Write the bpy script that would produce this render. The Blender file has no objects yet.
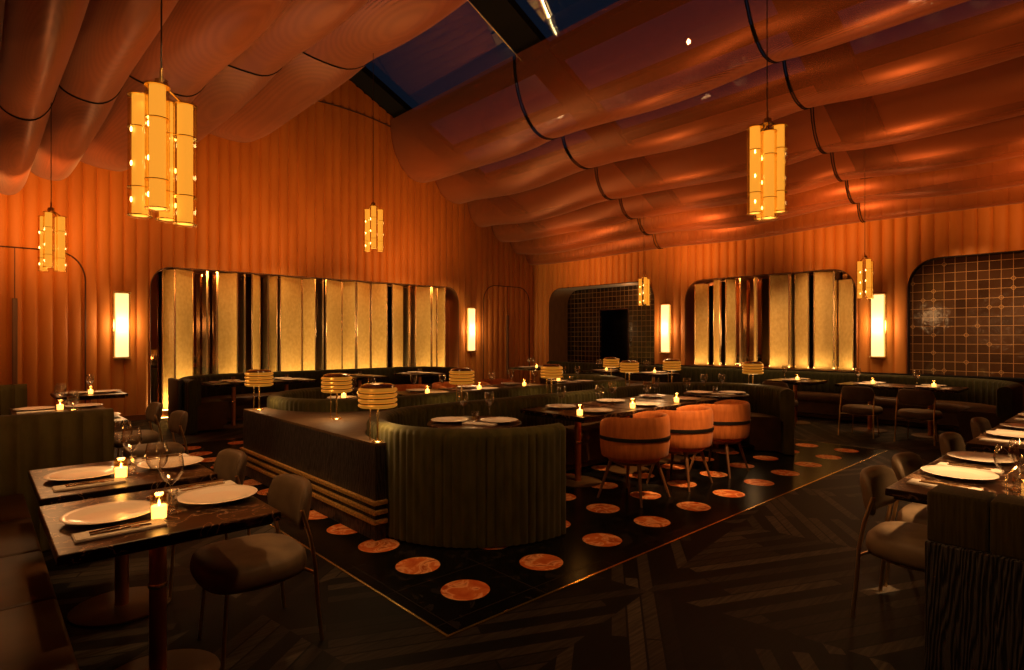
import bpy, bmesh, math, random
from mathutils import Vector, Matrix
random.seed(7)
YG_, XR_ = 12.6, 12.4
S = bpy.context.scene
C = S.collection
PI = math.pi
# ------------------------------------------------------------------ camera, world, light, exposure
CAMZ = 1.5; FPX = 587.7
cd = bpy.data.cameras.new('camera'); cam = bpy.data.objects.new('camera', cd); C.objects.link(cam)
cam.location = (0, 0, CAMZ); cam.rotation_euler = (PI/2, 0, -math.radians(42.47))
cd.sensor_width = 36; cd.lens = FPX/1024*36; cd.shift_y = 3/1024; cd.clip_start = .05
S.camera = cam
S.view_settings.view_transform = 'Standard'; S.view_settings.look = 'None'
S.view_settings.exposure = 0.0; S.view_settings.gamma = 1; S.view_settings.use_curve_mapping = False
S.cycles.max_bounces = 7; S.cycles.diffuse_bounces = 3; S.cycles.glossy_bounces = 4
S.cycles.transmission_bounces = 6; S.cycles.transparent_max_bounces = 16
S.cycles.use_denoising = True; S.cycles.sample_clamp_indirect = 3.0
S.cycles.caustics_reflective = False; S.cycles.caustics_refractive = False
W = bpy.data.worlds.new('dusk'); S.world = W; W.use_nodes = True
W.node_tree.nodes['Background'].inputs[0].default_value = (.13, .19, .32, 1)
W.node_tree.nodes['Background'].inputs[1].default_value = .045
WARM = (1, .56, .23); AMBER = (1, .50, .18); ORANGE = (1, .36, .08)

def lamp(name, kind, loc, energy, col=WARM, size=.1, target=None, angle=60, blend=.6):
    l = bpy.data.lights.new(name, kind); l.energy = energy; l.color = col
    if kind == 'SPOT': l.spot_size = math.radians(angle); l.spot_blend = blend; l.shadow_soft_size = size
    elif kind == 'POINT': l.shadow_soft_size = size
    o = bpy.data.objects.new(name, l); C.objects.link(o); o.location = loc
    if target is not None:
        o.rotation_euler = (Vector(target)-Vector(loc)).to_track_quat('-Z', 'Y').to_euler()
    return o
# narrow ceiling downlights over the tables
for (x, y, e, a, bl) in [(.62, 2.95, 16, 26, .5), (.66, 3.95, 14, 26, .5), (.7, 7.2, 30, 40, .8), (1.1, 9.7, 22, 34, .8),
                     (3.3, 4.1, 22, 26, .7), (5.5, 4.0, 55, 40, .8), (7.4, 4.0, 24, 26, .7), (3.5, 6.6, 24, 30, .8), (5.5, 6.8, 36, 44, .8),
                     (7.6, 6.7, 20, 28, .8), (4.2, 10.6, 40, 40, .8), (6.6, 10.6, 40, 40, .8),
                     (10.65, 2.7, 34, 36, .8), (10.65, 4.6, 26, 34, .8), (10.65, 7.6, 34, 44, .8), (10.6, 10.8, 26, 34, .8),
                     (4.05, .48, 130, 25, .4), (5.9, .48, 100, 25, .4), (7.3, .6, 28, 28, .5)]:
    lamp('downlight', 'SPOT', (x, y, 3.6), e*6.5, WARM, .05, (x, y, 0), a, bl)
# added unseen spots that brighten chairs, booth, rails, dividers and patches of floor
for (p, t, e, a) in [((4.6, 1.2, 3.4), (5.3, 3.1, .6), 560, 30), ((1.2, .6, 3.4), (3.0, 3.1, .7), 26, 40), ((1.9, 1.6, 3.3), (1.15, 3.1, .5), 60, 22), ((2.9, 2.2, 3.3), (3.7, 1.1, .6), 14, 24), ((1.2, .5, 3.0), (3.0, .4, .5), 60, 40), ((.3, 4.6, 3.4), (2.2, 5.0, .15), 130, 34), ((.7, 3.2, 3.1), (.1, 5.2, .6), 45, 34),
                     ((3.0, 1.4, 3.4), (3.1, 1.5, 0), 40, 28), ((.9, 4.2, 3.3), (.75, 4.2, 0), 130, 26)]:
    lamp('accent_fill', 'SPOT', p, e, AMBER, .06, t, a, .8)
lamp('recess_fill', 'POINT', (12.8, 9.4, 2.75), 5, WARM, .08)  # added fill point for the recess, no fitting stands there
# added fill spots without fittings, washing the walls and the hanging fabric
for (x, y, e) in [(.8, 10.4, 210), (4.2, 10.2, 190), (7.5, 10.2, 190), (10.3, 10.0, 120), (10.6, 7.0, 150), (10.6, 4.0, 150), (10.4, 1.0, 120)]:
    tx, ty = (x, 12.6) if y > 10.1 else (12.4, y)
    lamp('wall_fill', 'SPOT', (x, y, 3.1), e*1.0, ORANGE, .1, (tx, ty, 4.2), 110, 1)
for (x, y, z, e) in [(.2, 11.0, 2.5, 20), (1.3, 10.9, 2.7, 34)]: lamp('wall_fill', 'SPOT', (x, y, z), e, ORANGE, .2, (x, 12.6, 2.4), 130, 1)
for (x, y, e) in [(5.5, 5.4, 330), (9.4, 3.0, 260), (9.4, 7.5, 240), (2.2, 6.2, 190), (3.2, 1.8, 160), (6.5, 1.0, 200)]:
    lamp('fabric_fill', 'SPOT', (x, y, 2.2), e*.7, ORANGE, .05, (x+.2, y, 6), 130, 1)

# long niche sill strip, another added in right niche, light over brown tiles
for (nm, x, y, z, ln, rot, e) in [('niche_strip', 6.0, YG_-.04, .16, 7.0, 0, 150), ('niche_strip', XR_-.02, 5.6, .9, 3.4, PI/2, 9)]:
    l = bpy.data.lights.new(nm, 'AREA'); l.shape = 'RECTANGLE'; l.size = ln; l.size_y = .04; l.energy = e; l.color = (1, .66, .25)
    o = bpy.data.objects.new(nm, l); C.objects.link(o); o.location = (x, y, z)
    d = Vector((0, .22, 1)) if rot == 0 else Vector((.22, 0, 1))
    o.rotation_euler = d.to_track_quat('-Z', 'Y').to_euler()
    if rot: o.rotation_euler = (math.radians(180-12), 0, -PI/2)
for x in (3.3, 4.8, 6.3, 7.8, 9.1): lamp('fin_fill', 'SPOT', (x, 10.9, 3.9), 110, (1, .62, .24), .06, (x, 12.7, 1.2), 62, .9)  # added spots that brighten the long row of fins from the front
for y in (4.6, 6.2): lamp('fin_fill', 'SPOT', (10.6, y, 3.6), 170, (1, .60, .26), .06, (12.5, y, 1.4), 60, .9)  # added likewise for the right-hand fins
for (y, e) in [(2.1, 170), (.9, 170)]: lamp('tile_wash', 'SPOT', (11.2, y, 3.6), e*.9, WARM, .05, (12.5, y, 1.3), 74, 1)
for (x, y) in [(3.2, 2.0), (6.0, 2.8), (8.2, 3.4), (1.9, 5.5), (10.2, 6.0)]: lamp('floor_fill', 'SPOT', (x, y, 3.8), 55, AMBER, .05, (x, y+.5, 0), 66, .9)  # added spots that brighten the floor and its discs
# ------------------------------------------------------------------ materials
def mat(name, base=(.5, .5, .5), rough=.5, metal=0, emit=None, estr=0, sheen=0, coat=0, spec=.5):
    m = bpy.data.materials.new(name); m.use_nodes = True
    b = m.node_tree.nodes['Principled BSDF']
    b.inputs['Base Color'].default_value = (*base, 1); b.inputs['Roughness'].default_value = rough
    b.inputs['Metallic'].default_value = metal; b.inputs['Specular IOR Level'].default_value = spec
    b.inputs['Sheen Weight'].default_value = sheen; b.inputs['Coat Weight'].default_value = coat
    if emit: b.inputs['Emission Color'].default_value = (*emit, 1); b.inputs['Emission Strength'].default_value = estr
    return m
def N(m, t, **kw):
    n = m.node_tree.nodes.new(t)
    for k, v in kw.items(): setattr(n, k, v)
    return n
def L(m, a, b): m.node_tree.links.new(a, b)
def coords(m, scale=(1, 1, 1), rot=(0, 0, 0)):
    tc = N(m, 'ShaderNodeTexCoord'); mp = N(m, 'ShaderNodeMapping')
    mp.inputs['Scale'].default_value = scale; mp.inputs['Rotation'].default_value = rot
    L(m, tc.outputs['Object'], mp.inputs[0]); return mp.outputs[0]
def ramp(m, fac, stops):
    r = N(m, 'ShaderNodeValToRGB'); e = r.color_ramp.elements
    while len(e) < len(stops): e.new(.5)
    for k, (p, c) in enumerate(stops): e[k].position = p; e[k].color = (*c, 1)
    L(m, fac, r.inputs[0]); return r.outputs[0]
def mathn(m, op, a, b=None, c=None):
    n = N(m, 'ShaderNodeMath', operation=op)
    for k, v in enumerate((a, b, c)):
        if v is None: continue
        if isinstance(v, (int, float)): n.inputs[k].default_value = v
        else: L(m, v, n.inputs[k])
    return n.outputs[0]
def noisy(name, c1, c2, scale=(5, 5, 5), detail=6, rough=.5, metal=0, bump=0, lo=.35, hi=.65, **kw):
    m = mat(name, c1, rough, metal, **kw); b = m.node_tree.nodes['Principled BSDF']
    n = N(m, 'ShaderNodeTexNoise'); n.inputs['Detail'].default_value = detail; n.inputs['Scale'].default_value = 1
    L(m, coords(m, scale), n.inputs['Vector'])
    L(m, ramp(m, n.outputs[0], [(lo, c1), (hi, c2)]), b.inputs['Base Color'])
    if bump:
        bp = N(m, 'ShaderNodeBump'); bp.inputs['Strength'].default_value = bump; bp.inputs['Distance'].default_value = .01
        L(m, n.outputs[0], bp.inputs['Height']); L(m, bp.outputs[0], b.inputs['Normal'])
    return m
M = {}
M['wall'] = noisy('tufted orange wall fabric', (.52, .175, .022), (.62, .225, .032), (3, 3, .8), rough=.6, sheen=.1)
M['wall_plain'] = mat('orange wall fabric', (.42, .14, .03), .7)
M['seam'] = mat('dark seam', (.07, .02, .006), .6)
M['velvet'] = noisy('olive green velvet', (.054, .048, .010), (.092, .080, .018), (14, 14, 4), rough=.75, sheen=.12, bump=.15, spec=.2)
M['velvet_dark'] = noisy('dark green ribbed velvet', (.026, .025, .007), (.045, .042, .012), (60, 60, 8), rough=.75, sheen=.08, spec=.15)
M['capfab'] = noisy('brown green ribbed velvet', (.028, .02, .006), (.055, .04, .012), (90, 90, 6), rough=.8, sheen=.08, spec=.1)
M['tufted'] = noisy('olive brown velvet', (.075, .058, .014), (.11, .085, .022), (14, 14, 4), rough=.75, sheen=.1, bump=.15, spec=.2)
M['leather'] = noisy('brown leather', (.055, .026, .009), (.08, .036, .013), (8, 8, 8), rough=.5, bump=.1, spec=.2)
M['brownback'] = noisy('brown reveal', (.20, .09, .03), (.26, .12, .04), (12, 12, 3), rough=.7, sheen=.3)
M['chairfab'] = noisy('grey brown chair leather', (.12, .08, .045), (.17, .115, .065), (9, 9, 9), rough=.55, spec=.25, bump=.05)
M['chairlegs'] = mat('bronze chair tube', (.62, .42, .2), .35, 1)
M['orange'] = noisy('orange ribbed upholstery', (.52, .15, .035), (.66, .21, .05), (30, 30, 6), rough=.6, sheen=.1, spec=.2)
M['woodleg'] = noisy('walnut leg', (.14, .06, .025), (.22, .1, .04), (20, 20, 2), rough=.4)
M['brass'] = mat('polished brass', (.95, .70, .28), .25, 1)
M['shade'] = mat('ringed brass shade', (.95, .55, .13), .3, .75, emit=(1, .36, .03), estr=.26)  # amber glow put into the brass so the rings look lit
M['brass_dull'] = noisy('hammered brass', (.55, .33, .09), (.95, .62, .2), (40, 40, 80), rough=.45, metal=.6, bump=.5)
M['disc'] = mat('dull bronze base', (.16, .09, .04), .55, .3, spec=.2)
M['copper'] = mat('brushed copper', (.72, .3, .12), .35, 1)
M['black'] = mat('matt black', (.008, .007, .006), .5)
M['steel'] = mat('dark roof steel', (.006, .006, .007), .8, 0, spec=.1)
M['plate'] = mat('cream porcelain', (.78, .66, .52), .25, coat=.3)
M['napkin'] = noisy('linen napkin', (.55, .46, .36), (.66, .56, .44), (60, 60, 60), rough=.9)
M['cutlery'] = mat('bronze cutlery', (.45, .3, .16), .25, 1)
M['wax'] = mat('glowing candle wax', (.9, .6, .3), .6, emit=(1, .55, .2), estr=5)
M['flame'] = mat('flame', (1, .7, .3), .6, emit=(1, .62, .25), estr=30)
M['mirror'] = mat('bronze mirror', (.50, .33, .20), .04, 1)
M['gold_panel'] = noisy('gold textured glass panel', (.80, .48, .13), (.92, .60, .20), (22, 22, 14), rough=.5, metal=.0, bump=.4)
M['gold_edge'] = mat('pale brass edge', (.9, .68, .36), .2, .9)
M['sconce'] = mat('lit sconce diffuser', (1, .8, .5), .5, emit=(1, .60, .24), estr=1.5)
M['pend'] = mat('lit pendant core', (.3, .18, .05), .6, emit=(1, .40, .045), estr=1.0)
M['bulb_glint'] = mat('bulb_glint', (1, .8, .5), .4, emit=(1, .66, .28), estr=14)  # bright specks standing for bulb reflections in the glass sleeves
M['led'] = mat('led strip', (1, .7, .3), .4, emit=(1, .6, .2), estr=9)
M['amber_top'] = mat('dark amber lacquer', (.12, .045, .012), .12, coat=1)
M['shade_glow'] = mat('glowing lamp underside', (1, .7, .3), .4, emit=(1, .62, .24), estr=5)
M['white'] = mat('pale cup', (.75, .65, .5), .4)
M['roof'] = mat('rust painted roof lining', (.22, .06, .02), .7)

def glassmat(name, tint=(1, 1, 1), refl=.12, rough=.02):
    m = bpy.data.materials.new(name); m.use_nodes = True; nt = m.node_tree; nt.nodes.clear()
    o = N(m, 'ShaderNodeOutputMaterial'); mx = N(m, 'ShaderNodeMixShader')
    t = N(m, 'ShaderNodeBsdfTransparent'); g = N(m, 'ShaderNodeBsdfGlossy'); lw = N(m, 'ShaderNodeLayerWeight')
    t.inputs[0].default_value = (*tint, 1); g.inputs['Roughness'].default_value = rough; lw.inputs[0].default_value = refl
    f = mathn(m, 'POWER', lw.outputs['Facing'], 2.2); f2 = mathn(m, 'MULTIPLY_ADD', f, .85, .07)
    L(m, f2, mx.inputs[0]); L(m, t.outputs[0], mx.inputs[1]); L(m, g.outputs[0], mx.inputs[2]); L(m, mx.outputs[0], o.inputs[0])
    return m
M['glass'] = glassmat('clear glass', (.99, .98, .96), .5)
M['amberglass'] = glassmat('pale amber glass', (1, .88, .6), .3)
M['skyglass'] = glassmat('skylight glass', (.8, .85, .95), .2, .01)

# hanging mesh fabric: fine woven net, partly see-through
m = M['mesh'] = mat('sheer orange mesh', (.40, .13, .03), .38, .35, sheen=.2)
nt = m.node_tree; b = nt.nodes['Principled BSDF']; out = nt.nodes['Material Output']
v = coords(m, (1, 1, 1))
sx = N(m, 'ShaderNodeSeparateXYZ'); L(m, v, sx.inputs[0])
a = mathn(m, 'SINE', mathn(m, 'MULTIPLY', mathn(m, 'ADD', sx.outputs[1], sx.outputs[2]), 230))
c = mathn(m, 'SINE', mathn(m, 'MULTIPLY', mathn(m, 'SUBTRACT', sx.outputs[1], sx.outputs[2]), 230))
w = mathn(m, 'MULTIPLY', a, c)
L(m, ramp(m, mathn(m, 'MULTIPLY_ADD', w, .5, .5), [(.1, (.32, .078, .022)), (.9, (.44, .12, .035))]), b.inputs['Base Color'])
tr = N(m, 'ShaderNodeBsdfTransparent'); mx = N(m, 'ShaderNodeMixShader')
lw = N(m, 'ShaderNodeLayerWeight'); lw.inputs[0].default_value = .5
op = mathn(m, 'MULTIPLY_ADD', lw.outputs['Facing'], .40, .46)
L(m, op, mx.inputs[0]); L(m, tr.outputs[0], mx.inputs[1]); L(m, b.outputs[0], mx.inputs[2]); L(m, mx.outputs[0], out.inputs[0])

# dark plank floor laid in broad bands at changing angles
m = M['floor'] = mat('dark wood plank carpet', (.02, .015, .012), .6, spec=.12)
b = m.node_tree.nodes['Principled BSDF']
def planks(rot, sc):
    bt = N(m, 'ShaderNodeTexBrick'); bt.offset = .5
    bt.inputs['Color1'].default_value = (.003, .0025, .002, 1); bt.inputs['Color2'].default_value = (.15, .115, .08, 1)
    bt.inputs['Mortar'].default_value = (.002, .002, .002, 1); bt.inputs['Scale'].default_value = 1
    bt.inputs['Brick Width'].default_value = 1.5; bt.inputs['Row Height'].default_value = .085; bt.inputs['Mortar Size'].default_value = .006
    bt.inputs['Bias'].default_value = -.45
    L(m, coords(m, (1, 1, 1), (0, 0, rot)), bt.inputs['Vector'])
    return bt.outputs[0]
p1 = planks(math.radians(25), 1); p2 = planks(math.radians(-38), 1)
vs = coords(m, (1/1.6, 1/1.6, 1), (0, 0, math.radians(-8)))
ck = N(m, 'ShaderNodeTexChecker'); ck.inputs['Scale'].default_value = 1; L(m, vs, ck.inputs['Vector'])
mc = N(m, 'ShaderNodeMix', data_type='RGBA'); L(m, ck.outputs['Fac'], mc.inputs[0]); L(m, p1, mc.inputs[6]); L(m, p2, mc.inputs[7])
nz = N(m, 'ShaderNodeTexNoise'); nz.inputs['Scale'].default_value = 1; nz.inputs['Detail'].default_value = 8
L(m, coords(m, (4, 60, 1), (0, 0, .3)), nz.inputs['Vector'])
mm = N(m, 'ShaderNodeMix', data_type='RGBA', blend_type='MULTIPLY'); mm.inputs[0].default_value = .8
L(m, mc.outputs[2], mm.inputs[6]); L(m, ramp(m, nz.outputs[0], [(.35, (.25, .25, .25)), (.65, (1, 1, 1))]), mm.inputs[7])
L(m, mm.outputs[2], b.inputs['Base Color'])

# black marble floor with round orange marble insets on a grid
GX, GY, GX0, GY0 = .641, .5065, 2.155, 2.765
m = M['tile'] = mat('black marble with orange discs', (.004, .004, .004), .25, spec=.06)
b = m.node_tree.nodes['Principled BSDF']
v = coords(m); sx = N(m, 'ShaderNodeSeparateXYZ'); L(m, v, sx.inputs[0])
def cell(o, off, g):
    q = mathn(m, 'FRACT', mathn(m, 'ADD', mathn(m, 'DIVIDE', mathn(m, 'SUBTRACT', o, off), g), 20.5))
    return mathn(m, 'MULTIPLY', mathn(m, 'SUBTRACT', q, .5), g)
cx = cell(sx.outputs[0], GX0, GX); cy = cell(sx.outputs[1], GY0, GY)
r = mathn(m, 'SQRT', mathn(m, 'ADD', mathn(m, 'MULTIPLY', cx, cx), mathn(m, 'MULTIPLY', cy, cy)))
disc = mathn(m, 'LESS_THAN', r, .146)
joint = mathn(m, 'MAXIMUM', mathn(m, 'GREATER_THAN', mathn(m, 'ABSOLUTE', cx), GX/2-.0025), mathn(m, 'GREATER_THAN', mathn(m, 'ABSOLUTE', cy), GY/2-.0025))
nz = N(m, 'ShaderNodeTexNoise'); nz.inputs['Scale'].default_value = 7; nz.inputs['Detail'].default_value = 8; nz.inputs['Distortion'].default_value = 1.5
L(m, v, nz.inputs['Vector'])
om = ramp(m, nz.outputs[0], [(.3, (.62, .12, .03)), (.48, (.75, .20, .05)), (.54, (.95, .45, .18)), (.66, (.5, .09, .02))])
bm_ = ramp(m, nz.outputs[0], [(.3, (.003, .003, .003)), (.6, (.007, .006, .005)), (.63, (.02, .016, .012))])
m1 = N(m, 'ShaderNodeMix', data_type='RGBA'); L(m, joint, m1.inputs[0]); L(m, bm_, m1.inputs[6]); m1.inputs[7].default_value = (.03, .022, .015, 1)
m2 = N(m, 'ShaderNodeMix', data_type='RGBA'); L(m, disc, m2.inputs[0]); L(m, m1.outputs[2], m2.inputs[6]); L(m, om, m2.inputs[7])
L(m, m2.outputs[2], b.inputs['Base Color'])

# brown veined marble
m = M['marble'] = mat('dark brown veined marble', (.05, .025, .012), .3, spec=.12)
b = m.node_tree.nodes['Principled BSDF']
nz = N(m, 'ShaderNodeTexNoise'); nz.inputs['Scale'].default_value = 7; nz.inputs['Detail'].default_value = 10; nz.inputs['Distortion'].default_value = 1.2
L(m, coords(m), nz.inputs['Vector'])
L(m, ramp(m, nz.outputs[0], [(.3, (.005, .0025, .0015)), (.488, (.014, .006, .003)), (.504, (.34, .20, .11)), (.518, (.012, .005, .003)), (.64, (.02, .009, .004)), (.66, (.13, .07, .035)), (.7, (.010, .004, .002))]), b.inputs['Base Color'])

# charred black timber with a strong vertical grain
m = M['charwood'] = mat('charred oak', (.014, .012, .011), .45)
b = m.node_tree.nodes['Principled BSDF']
wv = N(m, 'ShaderNodeTexWave'); wv.bands_direction = 'DIAGONAL'; wv.inputs['Scale'].default_value = 5; wv.inputs['Distortion'].default_value = 12
wv.inputs['Detail'].default_value = 3; wv.inputs['Detail Scale'].default_value = .8
L(m, coords(m, (7, 7, .6)), wv.inputs['Vector'])
L(m, ramp(m, wv.outputs['Fac'], [(.2, (.008, .008, .009)), (.8, (.05, .045, .042))]), b.inputs['Base Color'])
bp = N(m, 'ShaderNodeBump'); bp.inputs['Strength'].default_value = .7; bp.inputs['Distance'].default_value = .01
L(m, wv.outputs['Fac'], bp.inputs['Height']); L(m, bp.outputs[0], b.inputs['Normal'])
m = M['ledgewood'] = noisy('brown ledge wood', (.09, .055, .03), (.14, .09, .05), (3, 40, 3), rough=.6, spec=.15)

# glazed tiles with bright joints and scattered diamonds; u runs along the wall, v up
def tilemat(name, c1, c2, grid, line, lw_, ax, dia):
    m = mat(name, c1, .16); b = m.node_tree.nodes['Principled BSDF']
    v = coords(m); s = N(m, 'ShaderNodeSeparateXYZ'); L(m, v, s.inputs[0])
    U, V = s.outputs[ax], s.outputs[2]
    def cc(o):
        return mathn(m, 'SUBTRACT', mathn(m, 'FRACT', mathn(m, 'ADD', mathn(m, 'DIVIDE', o, grid), 40.5)), .5)
    cu, cv = mathn(m, 'ABSOLUTE', cc(U)), mathn(m, 'ABSOLUTE', cc(V))
    ln = mathn(m, 'MAXIMUM', mathn(m, 'LESS_THAN', cu, lw_), mathn(m, 'LESS_THAN', cv, lw_))
    cb = N(m, 'ShaderNodeCombineXYZ')
    L(m, mathn(m, 'FLOOR', mathn(m, 'ADD', mathn(m, 'DIVIDE', U, grid), 40.5)), cb.inputs[0])
    L(m, mathn(m, 'FLOOR', mathn(m, 'ADD', mathn(m, 'DIVIDE', V, grid), 40.5)), cb.inputs[1])
    wn = N(m, 'ShaderNodeTexWhiteNoise'); L(m, cb.outputs[0], wn.inputs['Vector'])
    if dia:
        pick = mathn(m, 'GREATER_THAN', wn.outputs[0], .84)
        dd = mathn(m, 'ABSOLUTE', mathn(m, 'SUBTRACT', mathn(m, 'ADD', cu, cv), .24))
        ln = mathn(m, 'MAXIMUM', ln, mathn(m, 'MULTIPLY', pick, mathn(m, 'LESS_THAN', dd, lw_*1.4)))
    cb2 = N(m, 'ShaderNodeCombineXYZ')
    L(m, mathn(m, 'FLOOR', mathn(m, 'DIVIDE', U, grid)), cb2.inputs[0]); L(m, mathn(m, 'FLOOR', mathn(m, 'DIVIDE', V, grid)), cb2.inputs[1])
    wn2 = N(m, 'ShaderNodeTexWhiteNoise'); L(m, cb2.outputs[0], wn2.inputs['Vector'])
    base = ramp(m, wn2.outputs[0], [(0, c1), (1, c2)])
    mx = N(m, 'ShaderNodeMix', data_type='RGBA'); L(m, ln, mx.inputs[0]); L(m, base, mx.inputs[6]); mx.inputs[7].default_value = (*line, 1)
    L(m, mx.outputs[2], b.inputs['Base Color'])
    nz = N(m, 'ShaderNodeTexNoise'); nz.inputs['Scale'].default_value = 9; L(m, v, nz.inputs['Vector'])
    bp = N(m, 'ShaderNodeBump'); bp.inputs['Strength'].default_value = .25; bp.inputs['Distance'].default_value = .02
    L(m, nz.outputs[0], bp.inputs['Height']); L(m, bp.outputs[0], b.inputs['Normal'])
    return m
M['tile_brown'] = tilemat('glazed brown tiles', (.05, .02, .009), (.10, .042, .017), .155, (.5, .27, .11), .026, 1, True)
M['tile_dark'] = tilemat('dark small tiles', (.014, .009, .005), (.04, .022, .012), .14, (.22, .13, .06), .04, 1, False)

# ------------------------------------------------------------------ mesh helpers
class B:
    def __init__(s): s.bm = bmesh.new()
    def box(s, x0, x1, y0, y1, z0, z1, bevel=0, seg=2):
        t = bmesh.new(); bmesh.ops.create_cube(t, size=1)
        for v in t.verts: v.co = ((x0+x1)/2+v.co.x*(x1-x0), (y0+y1)/2+v.co.y*(y1-y0), (z0+z1)/2+v.co.z*(z1-z0))
        if bevel: bmesh.ops.bevel(t, geom=t.edges[:], offset=bevel, segments=seg, affect='EDGES', profile=.5)
        s.merge(t); return s
    def merge(s, t, mx=None):
        if mx: bmesh.ops.transform(t, matrix=mx, verts=t.verts)
        mp = {v: s.bm.verts.new(v.co) for v in t.verts}
        for f in t.faces:
            try: s.bm.faces.new([mp[v] for v in f.verts])
            except ValueError: pass
        t.free(); return s
    def lathe(s, prof, c=(0, 0, 0), n=24, wob=None):
        rings = []
        for (r, z) in prof:
            if r < 1e-5: rings.append([s.bm.verts.new((c[0], c[1], c[2]+z))])
            else: rings.append([s.bm.verts.new((c[0]+r*math.cos(2*PI*k/n)*(wob(k) if wob else 1), c[1]+r*math.sin(2*PI*k/n)*(wob(k) if wob else 1), c[2]+z)) for k in range(n)])
        for a, b in zip(rings, rings[1:]):
            for k in range(n):
                k2 = (k+1) % n
                if len(a) == 1 and len(b) == 1: continue
                if len(a) == 1: s.bm.faces.new((a[0], b[k], b[k2]))
                elif len(b) == 1: s.bm.faces.new((a[k], b[0], a[k2]))
                else: s.bm.faces.new((a[k], b[k], b[k2], a[k2]))
        return s
    def tube(s, pts, r, n=8, r2=None, closed=False):
        pts = [Vector(p) for p in pts]; rings = []; N_ = len(pts); up = None
        for i, p in enumerate(pts):
            if closed: d = pts[(i+1) % N_]-pts[i-1]
            else: d = pts[min(i+1, N_-1)]-pts[max(i-1, 0)]
            d.normalize()
            if up is None: up = Vector((0, 0, 1)) if abs(d.z) < .9 else Vector((1, 0, 0))
            e = d.cross(up)
            if e.length < 1e-4: e = d.cross(Vector((0, 1, 0)))
            e.normalize(); f = e.cross(d).normalized(); up = f
            rr = r if r2 is None else r+(r2-r)*i/(N_-1)
            rings.append([s.bm.verts.new(p+e*rr*math.cos(2*PI*k/n)+f*rr*math.sin(2*PI*k/n)) for k in range(n)])
        pr = list(zip(rings, rings[1:]))+([(rings[-1], rings[0])] if closed else [])
        for a, b in pr:
            for k in range(n): s.bm.faces.new((a[k], a[(k+1) % n], b[(k+1) % n], b[k]))
        if not closed: s.bm.faces.new(rings[0][::-1]); s.bm.faces.new(rings[-1])
        return s
    def prism(s, poly, z0, z1, top_only=False):
        lo = [s.bm.verts.new((x, y, z0)) for x, y in poly]; hi = [s.bm.verts.new((x, y, z1)) for x, y in poly]
        n = len(poly)
        for k in range(n): s.bm.faces.new((lo[k], lo[(k+1) % n], hi[(k+1) % n], hi[k]))
        s.bm.faces.new(hi); s.bm.faces.new(lo[::-1]); return s
    def grid(s, fn, nu, nv, closeu=False):
        g = [[s.bm.verts.new(fn(i, j)) for j in range(nv)] for i in range(nu)]
        for i in range(nu if closeu else nu-1):
            for j in range(nv-1):
                a = g[i]; b = g[(i+1) % nu]
                s.bm.faces.new((a[j], b[j], b[j+1], a[j+1]))
        return s
    def sweep(s, path, prof, side=1, flute=0, fw=.05, cap=True):
        """path: list of (x, y); prof: closed list of (offset, z, flute weight); side +1 puts offset on the left of travel"""
        st = []; L_ = 0
        for i, p in enumerate(path):
            a = path[max(i-1, 0)]; b = path[min(i+1, len(path)-1)]
            d = Vector((b[0]-a[0], b[1]-a[1])).normalized(); nrm = Vector((-d.y, d.x))*side
            if i: L_ += math.hypot(p[0]-path[i-1][0], p[1]-path[i-1][1])
            sc = (abs(math.sin(PI*L_/fw))**.6-1)*flute
            st.append([s.bm.verts.new((p[0]+nrm.x*(o+sc*w_), p[1]+nrm.y*(o+sc*w_), z)) for (o, z, w_) in prof])
        n = len(prof)
        for a, b in zip(st, st[1:]):
            for k in range(n): s.bm.faces.new((a[k], a[(k+1) % n], b[(k+1) % n], b[k]))
        if cap: s.bm.faces.new(st[0][::-1]); s.bm.faces.new(st[-1])
        return s
    def obj(s, name, m, parent=None, smooth=True, ang=35):
        bmesh.ops.recalc_face_normals(s.bm, faces=s.bm.faces[:])
        me = bpy.data.meshes.new(name); s.bm.to_mesh(me); s.bm.free()
        me.materials.append(M[m] if isinstance(m, str) else m)
        if smooth:
            me.polygons.foreach_set('use_smooth', [True]*len(me.polygons))
            try: me.set_sharp_from_angle(angle=math.radians(ang))
            except Exception: pass
        o = bpy.data.objects.new(name, me); C.objects.link(o)
        if parent: o.parent = parent
        return o
def tag(o, label=None, cat=None, group=None, kind=None):
    if label: o['label'] = label
    if cat: o['category'] = cat
    if group: o['group'] = group
    if kind: o['kind'] = kind
    return o
def struct(o): o['kind'] = 'structure'; return o
def thing(name, label, cat, loc=(0, 0, 0), rz=0, group=None):
    o = bpy.data.objects.new(name, None); C.objects.link(o); o.location = loc; o.rotation_euler = (0, 0, rz)
    return tag(o, label, cat, group)
def dup(o, loc=None, rz=None, label=None, group=None, parent=None):
    c = o.copy(); C.objects.link(c)
    if parent: c.parent = parent
    if loc is not None: c.location = loc
    if rz is not None: c.rotation_euler = (0, 0, rz)
    if label: c['label'] = label
    if group: c['group'] = group
    for ch in KIDS.get(o.name, []): dup(ch, parent=c)
    return c
KIDS = {}
def seal(o):
    """remember children of a prototype (before copies are made)"""
    bpy.context.view_layer.update()
    for c in list(o.children): seal(c)
    KIDS[o.name] = list(o.children); return o
class Proto:
    """first use moves the built thing itself, later uses are copies"""
    def __init__(s, o): s.o = seal(o); s.used = False
    def __call__(s, loc, rz, label, group):
        if not s.used:
            s.used = True; s.o.location = loc; s.o.rotation_euler = (0, 0, rz); s.o['label'] = label; s.o['group'] = group
            return s.o
        return dup(s.o, loc, rz, label, group)
def arc(cx, cy, r, a0, a1, step=.012):
    n = max(2, int(abs(math.radians(a1-a0))*r/step))
    return [(cx+r*math.cos(math.radians(a0+(a1-a0)*k/n)), cy+r*math.sin(math.radians(a0+(a1-a0)*k/n))) for k in range(n+1)]
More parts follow.
